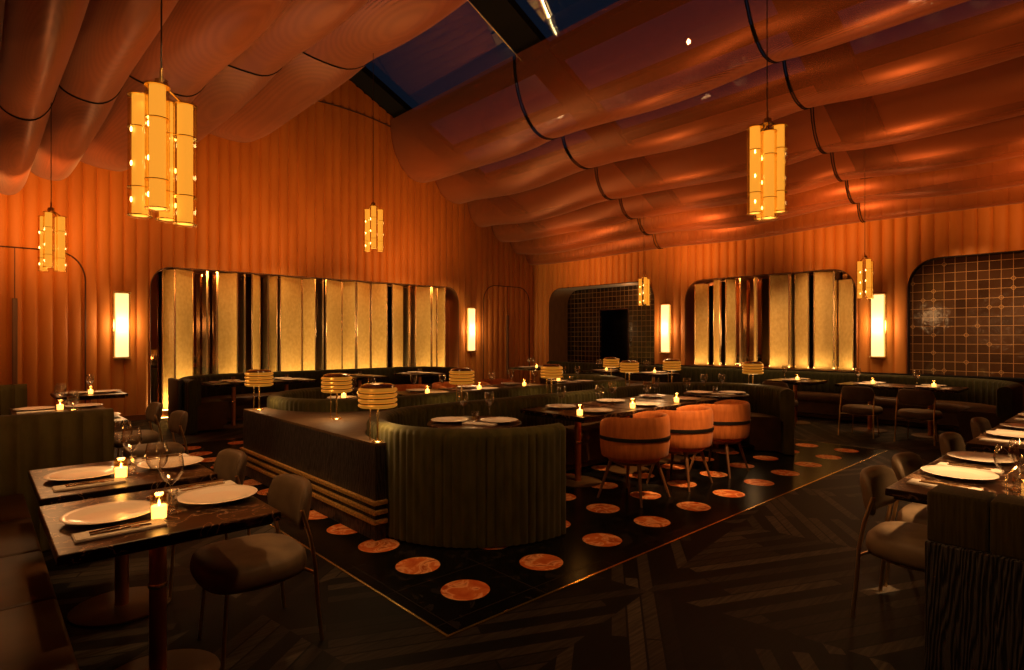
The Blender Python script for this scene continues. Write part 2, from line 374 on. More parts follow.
def line(x0, y0, x1, y1, step=.012):
    n = max(2, int(math.hypot(x1-x0, y1-y0)/step))
    return [(x0+(x1-x0)*k/n, y0+(y1-y0)*k/n) for k in range(n+1)]
def joinp(*segs):
    out = []
    for sg in segs:
        for p in sg:
            if not out or math.hypot(p[0]-out[-1][0], p[1]-out[-1][1]) > .003: out.append(p)
    return out

# ------------------------------------------------------------------ room shell
XR, YG, XL, YF = 12.4, 12.6, -1.2, -3.0
RX, RZ = 6.17, 7.75
def roofz(x): return RZ-.5*abs(x-RX)
struct(B().box(XL, XR+2.5, YF, YG+.6, -.1, 0).obj('floor', 'floor', smooth=False))
struct(B().box(1.76, 8.94, 2.4, 9.22, 0, .004).obj('floor', 'tile', smooth=False))
tb = B()
for (x0, x1, y0, y1) in [(1.745, 8.955, 2.385, 2.4), (1.745, 1.76, 2.4, 9.22), (8.94, 8.955, 2.4, 9.22), (1.745, 8.955, 9.22, 9.235)]:
    tb.box(x0, x1, y0, y1, 0, .006)
struct(tb.obj('trim_1', 'brass', smooth=False))

class Hole:
    def __init__(s, u0, u1, z0, z1, r, rb=0): s.u0, s.u1, s.z0, s.z1, s.r, s.rb = u0, u1, z0, z1, r, rb
    def top(s, u):
        e = min(u-s.u0, s.u1-u)
        if e >= s.r: return s.z1
        q = 1-max(e, 0)/s.r
        return s.z1-s.r*(1-math.sqrt(max(0, 1-q**2.6)))
    def outline(s, n=14):
        pts = [(s.u0, s.z0)]
        for k in range(n+1):
            e = s.r*(1-math.cos(PI/2*k/n)); pts.append((s.u0+e, s.top(s.u0+e)))
        for k in range(n, -1, -1):
            e = s.r*(1-math.cos(PI/2*k/n)); pts.append((s.u1-e, s.top(s.u1-e)))
        pts.append((s.u1, s.z0)); return pts
def ribbed_wall(name, place, u0, u1, topf, holes, rib=.2, depth=.042):
    us = set()
    n = int((u1-u0)/rib*8)
    for k in range(n+1): us.add(round(u0+(u1-u0)*k/n, 4))
    for h in holes:
        for k in range(12):
            e = h.r*(1-math.cos(PI/2*k/11))
            us.add(round(h.u0+e, 4)); us.add(round(h.u1-e, 4))
    us = sorted(us); b = B()
    def bul(u): return depth*abs(math.sin(PI*u/rib))**.5
    def quad(ua, ub, za0, za1, zb0, zb1):
        vs = [b.bm.verts.new(place(ua, bul(ua), za0)), b.bm.verts.new(place(ub, bul(ub), zb0)), b.bm.verts.new(place(ub, bul(ub), zb1)), b.bm.verts.new(place(ua, bul(ua), za1))]
        b.bm.faces.new(vs)
    for ua, ub in zip(us, us[1:]):
        if ub-ua < 1e-4: continue
        mid = (ua+ub)/2; h = next((h for h in holes if h.u0 < mid < h.u1), None)
        if h:
            if h.z0 > .01: quad(ua, ub, 0, h.z0, 0, h.z0)
            quad(ua, ub, h.top(ua), topf(ua), h.top(ub), topf(ub))
        else: quad(ua, ub, 0, topf(ua), 0, topf(ub))
    bmesh.ops.remove_doubles(b.bm, verts=b.bm.verts[:], dist=1e-4)
    return struct(b.obj(name, 'wall', smooth=True, ang=50))
gplace = lambda u, d, z: (u, YG-d, z)
rplace = lambda u, d, z: (XR-d, u, z)
HG = Hole(2.41, 9.56, .13, 2.84, .42)
H1 = Hole(8.31, 11.9, .02, 2.92, .5)
H2 = Hole(3.82, 7.46, .86, 2.84, .5)
H3 = Hole(-2.2, 2.99, .86, 2.90, .55)
ribbed_wall('wall_back', gplace, XL, XR, roofz, [HG])
ribbed_wall('wall_right', rplace, YF, YG, lambda u: roofz(XR), [H1, H2, H3])
struct(B().box(XL-.1, XL, YF, YG, 0, 4.1).obj('wall_left', 'wall_plain', smooth=False))
struct(B().box(XL, XR, YF-.1, YF, 0, 6.0).obj('wall_front', 'wall_plain', smooth=False))
# reveals of the niches
def reveal(n, hole, place, depth, m, thick=.012):
    b = B(); pts = hole.outline()
    b.grid(lambda i, j: place(pts[i][0], [.03, -depth][j], pts[i][1]), len(pts), 2)
    o = b.obj('trim_%d' % n, m); struct(o)
    f = B().tube([place(p[0], .043, p[1]) for p in pts], .008, 6); struct(f.obj('trim_%d' % (n+1), 'seam'))
reveal(2, HG, gplace, .4, 'copper'); reveal(4, H2, rplace, .4, 'copper')
reveal(6, H3, rplace, .12, 'black'); reveal(8, H1, rplace, .75, 'brownback')
# niche backs
struct(B().box(2.3, 9.7, YG+.4, YG+.42, 0, 3.0).obj('wall_back_mirror', 'mirror', smooth=False))
struct(B().box(2.3, 9.7, YG+.02, YG+.4, .09, .13).obj('trim_10', 'copper', smooth=False))
struct(B().box(XR+.4, XR+.42, 3.7, 7.6, .7, 3.0).obj('wall_right_mirror', 'mirror', smooth=False))
struct(B().box(XR+.02, XR+.4, 3.7, 7.6, .80, .86).obj('trim_11', 'copper', smooth=False))
struct(B().box(XR+.12, XR+.14, -2.3, 3.1, .7, 3.0).obj('wall_right_tiles', 'tile_brown', smooth=False))
# recess behind the first opening: dark tiled wall with a doorway
b = B(); b.box(XR+.75, XR+.8, 8.2, 9.69, 0, 3.0); b.box(XR+.75, XR+.8, 10.65, 12.2, 0, 3.0); b.box(XR+.75, XR+.8, 9.69, 10.65, 2.28, 3.0)
struct(b.obj('wall_recess', 'tile_dark', smooth=False))
struct(B().box(XR+.05, XR+.8, 8.2, 12.2, 2.98, 3.03).obj('ceiling', 'black', smooth=False))
struct(B().box(XR+1.6, XR+1.65, 9.0, 12.6, 0, 2.6).obj('door_3', 'black', smooth=False))  # black sheet that stands for the darkness beyond the doorway
b = B()
for (p, q) in [((9.67, 0), (9.67, 2.30)), ((10.67, 0), (10.67, 2.30)), ((9.67, 2.30), (10.67, 2.30))]:
    b.tube([(XR+.74, p[0], p[1]), (XR+.74, q[0], q[1])], .018, 4)
struct(b.obj('trim_12', 'seam'))

# concealed arched double doors in the end wall: outline, centre seam, tall pull
def arch_door(n, x0, x1):
    h = Hole(x0, x1, 0, 2.98, .5)
    pts = h.outline()
    d = struct(B().tube([(p[0], YG-.042, p[1]) for p in pts], .013, 6).obj('door_%d' % n, 'seam'))
    xm = (x0+x1)/2
    B().box(xm-.006, xm+.006, YG-.048, YG-.02, 0, 2.97).obj('centre_seam', 'seam', d, False)
    B().box(xm-.035, xm+.035, YG-.08, YG-.02, .45, 2.15, .008).obj('pull_handle', 'woodleg', d, False)
arch_door(1, -.45, 1.43); arch_door(2, 10.42, 12.2)
# shallow arched seam high on the end wall
pts = []
for k in range(41):
    x = .6+k*.2785; pts.append((x, YG-.046, 6.78-.062*(x-6.0)**2))
struct(B().tube(pts, .014, 6).obj('trim_13', 'seam'))
# baseboards
struct(B().box(XL, 2.41, YG-.06, YG-.02, 0, .1, .004).obj('baseboard_back', 'copper', smooth=False))

# ------------------------------------------------------------------ roof: glazed gable with dark rafters and purlins
GL0, GL1 = .0, 3.9     # glass from the ridge out to this distance
def slope_box(b, s, a0, a1, y0, y1, t0, t1):
    """box lying on the roof slope s (+1 right, -1 left), a: horizontal distance from the ridge, t: below the roof plane"""
    vs = []
    for y in (y0, y1):
        for (a, t) in ((a0, t0), (a1, t0), (a1, t1), (a0, t1)):
            vs.append(b.bm.verts.new((RX+s*a, y, RZ-.5*a-t)))
    for f in ((0, 1, 2, 3), (4, 5, 6, 7), (0, 1, 5, 4), (1, 2, 6, 5), (2, 3, 7, 6), (3, 0, 4, 7)): b.bm.faces.new([vs[k] for k in f])
b = B()
for s in (1, -1): slope_box(b, s, 3.9, 7.4, YF, YG, -.05, 0)
struct(b.obj('ceiling', 'roof', smooth=False))
k = 1
for s in (1, -1):
    b = B(); slope_box(b, s, 0, 3.9, YF, YG, -.06, -.04); struct(b.obj('window_%d' % k, 'skyglass', smooth=False)); k += 1
b = B()
for s in (1, -1):
    for (y0, y1) in [(11.95, 12.6), (7.5, 8.15), (3.1, 3.75), (-1.3, -.65)]: slope_box(b, s, 0, 6.2, y0, y1, 0, .16)
    for (a0, a1) in [(1.62, 1.95), (2.75, 2.95), (3.8, 4.0), (0, .12)]: slope_box(b, s, a0, a1, YF, YG, 0, .1)
struct(b.obj('trim_14', 'steel', smooth=False))
b = B()
for s in (1, -1):
    for y in (8.19, 3.79): b.tube([(RX+s*a_, y, RZ-.5*a_-.14) for a_ in (0, 1.62)], .009, 6)
struct(b.obj('trim_15', 'brass', smooth=False))

# ------------------------------------------------------------------ hanging fabric in scalloped rolls
# (distance from ridge, height): start, bottom, cusp, bottom, cusp ...
ROLL = [(1.30, 6.80), (2.12, 5.44), (2.62, 5.74), (3.30, 5.08), (3.68, 5.28), (4.14, 4.56), (4.52, 4.78), (4.95, 4.24), (5.22, 4.43),
        (5.6, 3.95), (5.84, 4.1), (6.12, 3.68), (6.4, 3.85)]
ROLL_L = [(1.34, 6.80), (2.22, 5.48), (2.93, 5.62), (3.39, 5.02), (3.93, 5.08), (4.28, 4.49), (4.87, 4.62), (5.18, 4.16), (5.5, 4.32),
          (5.77, 3.82), (6.0, 4.0), (6.3, 3.65), (6.6, 3.85)]
def roll_section(s, f):
    ROLL = globals()['ROLL'] if s > 0 else ROLL_L
    """list of points (x, z, w): w is how far the point may sag at mid-bay"""
    out = []
    n = 10
    for i in range(0, len(ROLL)-1, 2):
        c0, bt, c1 = ROLL[i], ROLL[i+1], ROLL[i+2]
        for k in range(n+1):
            t = PI/2*k/n
            out.append((c0[0]+(bt[0]-c0[0])*(1-math.cos(t)), bt[1]+(c0[1]-bt[1])*(1-math.sin(t)), math.sin(t)))
        for k in range(1, n+1):
            t = PI/2*(1-k/n)
            out.append((c1[0]+(bt[0]-c1[0])*(1-math.cos(t)), bt[1]+(c1[1]-bt[1])*(1-math.sin(t)), math.sin(t)))
    return out
def canopy(s, y0, y1, label, seed):
    sec = roll_section(s, 0); ny = 28
    rnd = random.Random(seed); ph = [rnd.uniform(-.5, .5) for _ in range(8)]
    t = thing('fabric_canopy', label, 'ceiling fabric', (RX+s*3.5, (y0+y1)/2, 3.7), 0)
    ox, oy, oz = t.location
    def P(x, y, z): return (x-ox, y-oy, z-oz)
    b = B()
    def fn(i, j):
        f = i/(ny-1); y = y0+(y1-y0)*f; a, z, w_ = sec[j]
        r = j//21
        sag = -.10*math.sin(PI*f)*w_ + .035*math.sin(2*PI*(f*1.0+ph[min(r, 7)]))*w_*min(1, 8*f, 8*(1-f))
        if r >= 5: sag *= .4
        return P(RX+s*a, y, z+sag)
    b.grid(fn, ny, len(sec)); b.obj('mesh_panel', 'mesh', t, ang=80)
    for (y) in (y0, y1):
        if y > 12.5 or y < -2: continue
        pts = [P(RX+s*a, y, z-.004) for (a, z, w_) in sec]
        B().tube(pts, .009 if s > 0 else .006, 5).obj('hem_rod', 'steel', t)
    return t
canopy(1, 8.13, 12.57, 'sheer orange mesh rolls right of the skylight, bay nearest the tall gable wall', 1)
canopy(1, 3.70, 8.07, 'sheer orange mesh rolls right of the skylight, middle bay', 2)
canopy(1, -.9, 3.665, 'sheer orange mesh rolls right of the skylight, bay at the upper right', 3)
canopy(-1, 8.105, 12.57, 'sheer orange mesh rolls left of the skylight, bay touching the gable wall', 4)
canopy(-1, 3.70, 8.085, 'sheer orange mesh rolls left of the skylight, bay cut by the left edge', 5)

# ------------------------------------------------------------------ gold folded screens in the mirrored niches
def px_to(x, plane, val):
    r = (x-512)/FPX; a, c = .6753+.7376*r, .7376-.6753*r
    return val/c*a if plane == 'y' else val/a*c
def screen(name, label, place, spans, z0, z1, plane, val, topf):
    o = bpy.data.objects.new(name, None); C.objects.link(o); tag(o, label, 'decorative screen')
    u_mid = px_to(sum(spans[len(spans)//2][:2])/2, plane, val)
    base = Vector(place(u_mid, 0, z0)); o.location = base
    def P(u, d, z): return tuple(Vector(place(u, d, z))-base)
    flip = 1
    for (p0, p1, kind) in spans:
        u0, u1 = px_to(p0, plane, val), px_to(p1, plane, val)
        if u1 < u0: u0, u1 = u1, u0
        zt = min(topf(u0), topf(u1))-.012
        if kind == 't':
            um = (u0+u1)/2; b = B()
            pts = [P(um-.018, -.05, z0), P(um+.018, -.05, z0), P(um+.018, -.32, z0), P(um-.018, -.32, z0)]
            hi = [(x, y, zt-z0) for (x, y, z) in pts]
            vs = [b.bm.verts.new(p) for p in pts]+[b.bm.verts.new(p) for p in hi]
            for f in ((0, 1, 2, 3), (4, 5, 6, 7), (0, 1, 5, 4), (1, 2, 6, 5), (2, 3, 7, 6), (3, 0, 4, 7)): b.bm.faces.new([vs[k] for k in f])
            b.obj('fin', 'gold_edge', o, False)
            continue
        flip = -flip
        da, db = (-.06, -.2) if flip > 0 else (-.2, -.06)
        b = B(); pts = [P(u0, da, z0), P(u1, db, z0), P(u1, db-.03, z0), P(u0, da-.03, z0)]
        hi = [(x, y, zt-z0) for (x, y, z) in pts]
        vs = [b.bm.verts.new(p) for p in pts]+[b.bm.verts.new(p) for p in hi]
        for f in ((0, 1, 2, 3), (4, 5, 6, 7), (0, 1, 5, 4), (1, 2, 6, 5), (2, 3, 7, 6), (3, 0, 4, 7)): b.bm.faces.new([vs[k] for k in f])
        pn = b.obj('panel', 'gold_panel', o, False)
        e = B()
        for (u, d) in ((u0, da), (u1, db)):
            q = P(u, d-.01, z0); e.tube([q, (q[0], q[1], zt-z0)], .016, 6)
        e.obj('brass_edging', 'gold_edge', pn)
    return o
sp = [(72, 102, 'p'), (104, 162, 'p'), (196, 202, 't'), (226, 233, 't'), (236, 290, 'p'), (308, 316, 't'), (335, 365, 'p'), (380, 386, 't'), (392, 410, 'p'),
      (420, 490, 'p'), (495, 525, 'p'), (545, 549, 't'), (557, 612, 'p'), (615, 645, 'p'), (650, 697, 'p'), (703, 740, 'p'), (757, 797, 'p'),
      (803, 812, 't'), (822, 829, 't'), (833, 872, 'p'), (876, 897, 'p'), (901, 915, 'p')]
sp = [(140+.332*a, 140+.332*c, k) for a, c, k in sp]
screen('folded_screen', 'row of gold textured fins in the long mirrored niche behind the curved banquette', gplace, sp, .14, 2.8, 'y', YG+.12, HG.top)
sp = [(48, 78, 'p'), (95, 122, 'p'), (140, 160, 'p'), (180, 186, 't'), (215, 232, 'p'), (270, 320, 'p'), (324, 333, 't'), (338, 385, 'p'), (402, 455, 'p'), (458, 465, 't'), (468, 518, 'p')]
sp = [(680+.336*a, 680+.336*c, k) for a, c, k in sp]
screen('folded_screen', 'row of gold textured fins in the mirrored niche of the right wall', rplace, sp, .87, 2.8, 'x', XR+.12, H2.top)
# light strips at the foot of the niches
tag(B().box(2.5, 9.5, YG+.03, YG+.055, .131, .145).obj('light_strip', 'led', smooth=False), 'glowing strip along the sill of the long mirrored niche', 'light strip')
tag(B().box(2.45, 9.5, YG-.05, YG-.025, .0, .012).obj('light_strip', 'led', smooth=False), 'glowing strip on the floor under the long mirrored niche', 'light strip')

# ------------------------------------------------------------------ wall sconces
def sconce():
    t = thing('wall_sconce', '', 'wall lamp')
    B().box(-.13, .13, 0, .03, 0, 1.2, .004).obj('back_plate', 'brass', t, False)
    B().box(-.10, .10, .03, .085, .03, 1.17, .01).obj('diffuser', 'sconce', t, False)
    b = B(); b.box(-.13, .13, .03, .10, 0, .028, .003); b.obj('end_cap', 'brass', t, False)
    b = B(); b.box(-.13, .13, .03, .10, 1.172, 1.2, .003); b.obj('end_cap', 'brass', t, False)
    return t
P_ = Proto(sconce())
for (x, y, rz, lb) in [(1.96, YG-.02, PI, 'tall glowing brass sconce on the gable wall left of the gold fins'), (9.98, YG-.02, PI, 'tall glowing brass sconce on the gable wall beside the arched double door'),
                       (XR-.02, 7.98, PI/2, 'tall glowing brass sconce between the dark opening and the right fin niche'), (XR-.02, 3.45, PI/2, 'tall glowing brass sconce between the right fin niche and the brown tiles')]:
    P_((x, y, 1.13), rz, lb, 'wall sconces')
    dx, dy = (0, -.22) if rz == PI else (-.22, 0)
    lamp('sconce_glow', 'POINT', (x+dx, y+dy, 1.73), 15, WARM, .12)

# ------------------------------------------------------------------ pendants
def pendant(offs, R, Ln, name='pendant_lamp', cord=2.5):
    t = thing(name, '', 'pendant lamp')
    B().tube([(0, 0, .1), (0, 0, cord)], .004, 6).obj('cord', 'black', t)
    b = B().lathe([(0, .03), (.03, .03), (.03, .06), (.008, .07), (.008, .12), (0, .12)], n=14)
    for (x, y, dz) in offs: b.tube([(0, 0, .045), (x, y, dz+.0)], .006, 6)
    b.obj('canopy_hub', 'brass', t)
    for i, (x, y, dz) in enumerate(offs):
        q = B().lathe([(0, dz-Ln), (R*.67, dz-Ln), (R*.67, dz), (0, dz)], (x, y, 0), 24); tu = q.obj('lit_core', 'pend', t)
        g = B().lathe([(R, dz-Ln-.01), (R, dz+.01)], (x, y, 0), 24); g.obj('glass_sleeve', 'amberglass', tu)
        for zz in (0, .27, .77, 1.0):
            z = dz-Ln*zz; B().lathe([(R*.72, z-.0015), (R+.002, z-.002), (R+.002, z+.002), (R*.72, z+.0015)], (x, y, 0), 24).obj('brass_band', 'brass', tu)
        q = B(); a = math.atan2(y, x)+1.2
        for zz in (.3, .58, .88):
            for sg in ((1, -1)[i % 2],): q.lathe([(0, -.014), (R*.07, -.009), (R*.09, 0), (R*.07, .009), (0, .014)], (x+sg*R*.86*math.cos(a), y+sg*R*.86*math.sin(a), dz-Ln*zz), 8)
        q.obj('bulb_glint', 'bulb_glint', tu)
    return t
CR = (.7376, -.6753)   # screen-right in plan, used only to face the clusters sensibly
def po(a, d, z): return (a*CR[0]+d*CR[1]*-1, a*CR[1]+d*CR[0], z)
def pend_at(loc, lab, offs, R, Ln, e):
    t = pendant(offs, R, Ln, cord=roofz(loc[0])-loc[2]-.1); t.location = loc; t['label'] = lab; t['group'] = 'tube cluster pendants'
    lamp('pendant_glow', 'POINT', (loc[0], loc[1], loc[2]-.8), e, AMBER, .15)
    return t
tri0 = [po(-.108, 0, -.02), po(.022, -.07, 0), po(.098, .04, -.055), po(-.03, .10, -.02)]
tri = [po(-.08, 0, -.03), po(.02, -.06, 0), po(.095, .02, -.03), po(.0, .10, -.02)]
pend_at((.700, 3.395, 2.745), 'large cluster of glowing glass tubes hanging at upper left', tri0, .054, .605, 22)
pend_at((.60, 7.86, 2.81), 'small tube pendant at the far left above the curtain-like doors', tri, .046, .57, 18)
pend_at((4.06, 7.27, 3.30), 'small tube pendant hanging in front of the gable wall over the long fins', tri[:3], .05, .57, 14)
tri2 = [po(-.085, 0, 0), po(.0, -.03, -.04), po(.085, 0, .01), po(0, .09, -.02)]
pend_at((4.12, 1.84, 2.98), 'large tube pendant hanging right of the picture centre under the rolls', tri2, .052, .60, 22)
pend_at((10.9, 7.6, 2.83), 'small tube pendant in front of the dark tiled opening', tri[:3], .05, .58, 10)
pend_at((10.4, 3.09, 2.74), 'small tube pendant beside the sconce on the right wall', tri[:3], .05, .58, 10)

# ------------------------------------------------------------------ booths and banquettes
def backprof(T, z0, z1, ri=.45):
    h = T/2; e = .045
    return [(h, z0, 1), (h, z0+.2, 1), (h, z1-.12, 1), (h, z1-e, 1), (h-e*.3, z1-e*.4, .6), (h-e, z1, 0), (0, z1+.008, 0), (-h+e, z1, 0), (-h+e*.3, z1-e*.4, .6),
            (-h, z1-e, 1), (-h, z1-.15, 1), (-h, ri, 1), (-h+.03, ri-.03, 0), (-h+.03, z0, 0)]
def backprof_in(T, z0, z1, ri=.45):      # offset measured so that negative = seat side
    return backprof(T, z0, z1, ri)
def seatprof(T, dp=.42):
    i = -T/2+.02; f = i-dp
    return [(i, .30, 0), (i, .45, 0), (i-.1, .465, 0), (f+.06, .462, 0), (f+.015, .445, 0), (f, .41, 0), (f+.005, .34, 0), (f+.03, .30, 0)]
def plinthprof(T, dp=.42):
    i = -T/2+.02; f = i-dp
    return [(i, .02, 0), (i, .30, 0), (f+.03, .30, 0), (f+.03, .10, 0), (f+.09, .08, 0), (f+.09, .02, 0)]
def booth(label, path, side, T=.16, z1=.84, flute=.02, fw=.058, m='velvet', cat='booth', trim=14, dp=.42, name='curved_booth'):
    c = path[len(path)//2]
    t = thing(name, label, cat, (c[0], c[1], 0))
    pth = [(x-c[0], y-c[1]) for x, y in path]
    B().sweep(pth, backprof(T, .015, z1), side, flute, fw).obj('backrest', m, t, ang=60)
    ip = pth[trim:-trim:3]
    B().sweep(ip, seatprof(T, dp), side).obj('seat', 'leather', t, ang=50)
    B().sweep(ip, plinthprof(T, dp), side).obj('plinth', 'leather', t, ang=30)
    return t
R0 = .86
p1 = joinp(arc(3.22, 3.95, R0, 277, 90), line(3.22, 4.81, 7.33, 4.81), arc(7.33, 3.95, R0, 90, -68))
booth('front curved booth in fluted green velvet, open towards the orange chairs', p1, 1)
p2 = joinp(arc(3.38, 6.6, R0, 83, 270), line(3.38, 5.74, 7.33, 5.74), arc(7.33, 6.6, R0, -90, 68))
booth('rear curved booth in fluted velvet behind the lamp ledge', p2, -1)
pg = joinp(line(2.53, 10.1, 2.53, 10.62), arc(3.43, 10.62, .9, 180, 90), line(3.43, 11.52, 7.0, 11.52), arc(7.0, 10.62, .9, 90, 0), line(7.9, 10.62, 7.9, 10.1))
booth('long dark green banquette curling at both ends before the gold fins', pg, 1, m='velvet_dark', fw=.12, flute=.02, cat='banquette', dp=.5, name='banquette')
pr = joinp(line(12.05, 11.6, 12.05, 2.35), arc(11.05, 2.35, 1.0, 0, -90), line(11.05, 1.35, 10.2, 1.35))
booth('long dark green banquette along the right wall with a curved near end', pr, 1, m='velvet_dark', fw=.12, flute=.02, cat='banquette', dp=.5, name='banquette')
# dark wall-side cheek of the left end of the long banquette
tag(B().box(2.36, 2.44, 10.35, 11.0, 0, .84, .02).obj('side_panel', 'black'), 'low black panel standing against the left end of the long banquette', 'panel')
# sill ledge behind the right banquette
struct(B().box(12.14, XR, 1.2, 8.25, .82, .86, .004).obj('trim_16', 'steel', smooth=False))

# ------------------------------------------------------------------ lamp ledge between the two booths
poly = [(2.18, 3.87), (2.27, 3.87)]+arc(3.22, 3.95, .95, 180, 90, .06)+[(7.33, 4.90)]+arc(7.33, 3.95, .95, 88, 4, .06)+[(8.29, 3.87), (8.38, 3.87), (8.38, 6.75), (8.29, 6.75)] \
    + arc(7.33, 6.6, .95, 0, -90, .06)+arc(3.38, 6.6, .95, 270, 180, .06)+[(2.42, 6.75), (2.18, 6.75)]
led = thing('lamp_ledge', 'low black timber ledge with three brass rails carrying table lamps between the booths', 'ledge', (2.18, 3.87, 0))
pl = [(x-2.18, y-3.87) for x, y in poly]
B().prism(pl, .0, .70).obj('timber_body', 'charwood', led, False)
q = B(); q.prism([(x, y) for x, y in pl], .70, .72); q.obj('ledge_top', 'ledgewood', led, False)
for z in (.285, .215, .145):
    q = B(); q.box(-.028, 0, -.028, 2.88, z-.017, z+.017, .006); q.box(0, .09, -.028, 0, z-.017, z+.017, .006)
    q.obj('brass_rail', 'brass_dull', led, False)

# ------------------------------------------------------------------ brass table lamp
def table_lamp():
    t = thing('table_lamp', '', 'table lamp')
    B().lathe([(0, 0), (.047, 0), (.047, .008), (.042, .012), (0, .012)], n=28).obj('base', 'brass', t)
    B().tube([(0, 0, .01), (0, 0, .30)], .0085, 10).obj('stem', 'brass', t)
    B().tube([(-.058, .0, .0), (-.058, .0, .28)], .0045, 8).obj('stem', 'brass', t)
    q = B(); prof = [(.02, .262)]
    for k in range(4):
        z = .262+k*.038
        prof += [(.128, z), (.142, z+.008), (.145, z+.018), (.140, z+.028), (.126, z+.034)]
    prof += [(.126, .414)]
    q.lathe(prof, n=40); sh = q.obj('lamp_shade', 'shade', t, ang=30)
    for k in range(3): B().lathe([(.134, .290+k*.038), (.140, .292+k*.038), (.140, .298+k*.038), (.134, .300+k*.038)], n=40).obj('dark_groove', 'amber_top', sh)
    B().lathe([(.127, .410), (.125, .424), (.10, .436), (.05, .441), (0, .442)], n=40).obj('shade_top', 'amber_top', sh)
    B().lathe([(0, .259), (.09, .259)], n=28).obj('glow_disc', 'shade_glow', sh)
    return t
PL = Proto(table_lamp())
for (x, y, lb) in [(2.233, 3.93, 'brass ringed table lamp at the near corner of the black ledge'), (2.57, 5.3, 'brass ringed table lamp on the middle of the left ledge end'),
                   (2.28, 6.55, 'brass ringed table lamp at the far left corner of the ledge'), (4.08, 5.3, 'brass ringed table lamp between the booths just left of the arched double door'),
                   (5.55, 5.3, 'brass ringed table lamp between the booths right of the arched double door'), (7.3, 5.35, 'brass ringed table lamp between the booths, nearer of the pair before the dark opening'),
                   (8.335, 6.5, 'brass ringed table lamp partly hidden behind another before the dark opening'), (8.3, 5.25, 'brass ringed table lamp below the sconce right of the dark opening'),
                   (8.335, 3.93, 'brass ringed table lamp standing behind the right end of the front booth')]:
    PL((x, y, .72), -.75, lb, 'brass ringed table lamps')
    lamp('table_lamp_glow', 'SPOT', (x, y, .97), 9, WARM, .06, (x, y, 0), 165, .6)

# ------------------------------------------------------------------ tables
def edge_slab(b, x0, x1, y0, y1, z0, z1): b.box(x0, x1, y0, y1, z0, z1, .004, 2)
def rect_table(wx, wy, cols=((0, 0),)):
    t = thing('dining_table', '', 'table')
    b = B(); b.box(-wx/2, wx/2, -wy/2, wy/2, .712, .75, .006); b.obj('table_top', 'marble', t, False)
    b = B(); b.box(-wx/2+.03, wx/2-.03, -wy/2+.03, wy/2-.03, .695, .712, .003); b.obj('under_frame', 'black', t, False)
    for (cx, cy) in cols:
        B().lathe([(0, .012), (.034, .012), (.034, .70), (0, .70)], (cx, cy, 0), 20).obj('column', 'copper', t)
        B().lathe([(.036, .41), (.038, .415), (.038, .425), (.036, .43)], (cx, cy, 0), 20).obj('ring', 'brass', t)
        B().lathe([(0, 0), (.245, 0), (.245, .008), (.237, .012), (0, .014)], (cx, cy, 0), 40).obj('base_disc', 'disc', t)
    return t
def round_table(r):
    t = thing('round_table', '', 'table')
    B().lathe([(0, .722), (r-.01, .722), (r, .73), (r, .744), (r-.008, .75), (0, .75)], n=48).obj('table_top', 'marble', t)
    B().lathe([(0, .70), (r-.06, .70), (r-.06, .722)], n=40).obj('under_frame', 'black', t)
    B().lathe([(0, .012), (.034, .012), (.034, .70), (0, .70)], n=20).obj('column', 'copper', t)
    B().lathe([(0, 0), (.24, 0), (.24, .008), (.232, .012), (0, .014)], n=40).obj('base_disc', 'disc', t)
    return t

# table ware prototypes ------------------------------------------------
def plate():
    b = B().lathe([(0, .004), (.09, .004), (.10, .0), (.105, .003), (.145, .016), (.168, .020), (.170, .022), (.167, .024), (.14, .020), (.108, .010), (.09, .008), (0, .008)], n=48)
    return tag(b.obj('dinner_plate', 'plate', ang=60), '', 'plate')
def napkin():
    b = B()
    b.box(-.055, .055, -.15, .15, 0, .0035, .0015); b.box(-.053, .054, -.149, .148, .0037, .0065, .001); b.box(-.05, .05, -.146, .149, .0067, .0095, .001)
    return tag(b.obj('folded_napkin', 'napkin', smooth=False), '', 'napkin')
def knife():
    b = B(); b.tube([(0, -.10, .003), (0, -.02, .004), (0, 0, .0035)], .0045, 6)
    pr = [(-.004, 0), (-.009, .02), (-.010, .07), (-.006, .10), (.001, .108), (.004, .09), (.004, 0)]
    b.prism(pr, .001, .004); return tag(b.obj('table_knife', 'cutlery'), '', 'knife')
def fork():
    b = B(); b.tube([(0, -.10, .003), (0, 0, .004), (0, .03, .006)], .004, 6)
    b.prism([(-.004, .03), (-.011, .045), (-.011, .06), (.011, .06), (.011, .045), (.004, .03)], .003, .006)
    for x in (-.0095, -.0032, .0032, .0095): b.tube([(x, .058, .0045), (x, .10, .003)], .0014, 5)
    return tag(b.obj('table_fork', 'cutlery'), '', 'fork')
def wine_glass():
    b = B().lathe([(0, .001), (.036, .001), (.037, .003), (.02, .006), (.005, .011), (.0035, .02), (.0035, .10), (.008, .108), (.025, .122), (.038, .145),
                   (.042, .168), (.040, .195), (.034, .222), (.0335, .222), (.0395, .195), (.0412, .168), (.0372, .146), (.024, .124), (0, .112)], n=28)
    for v in b.bm.verts: v.co *= 1.15
    return tag(b.obj('wine_glass', 'glass', ang=70), '', 'wine glass')
def tumbler():
    b = B().lathe([(0, .0), (.028, .0), (.034, .01), (.036, .03), (.031, .05), (.036, .075), (.034, .09), (.031, .088), (.032, .075), (.027, .05), (.031, .03), (.028, .012), (0, .01)], n=9)
    return tag(b.obj('crystal_tumbler', 'glass', smooth=False), '', 'glass')
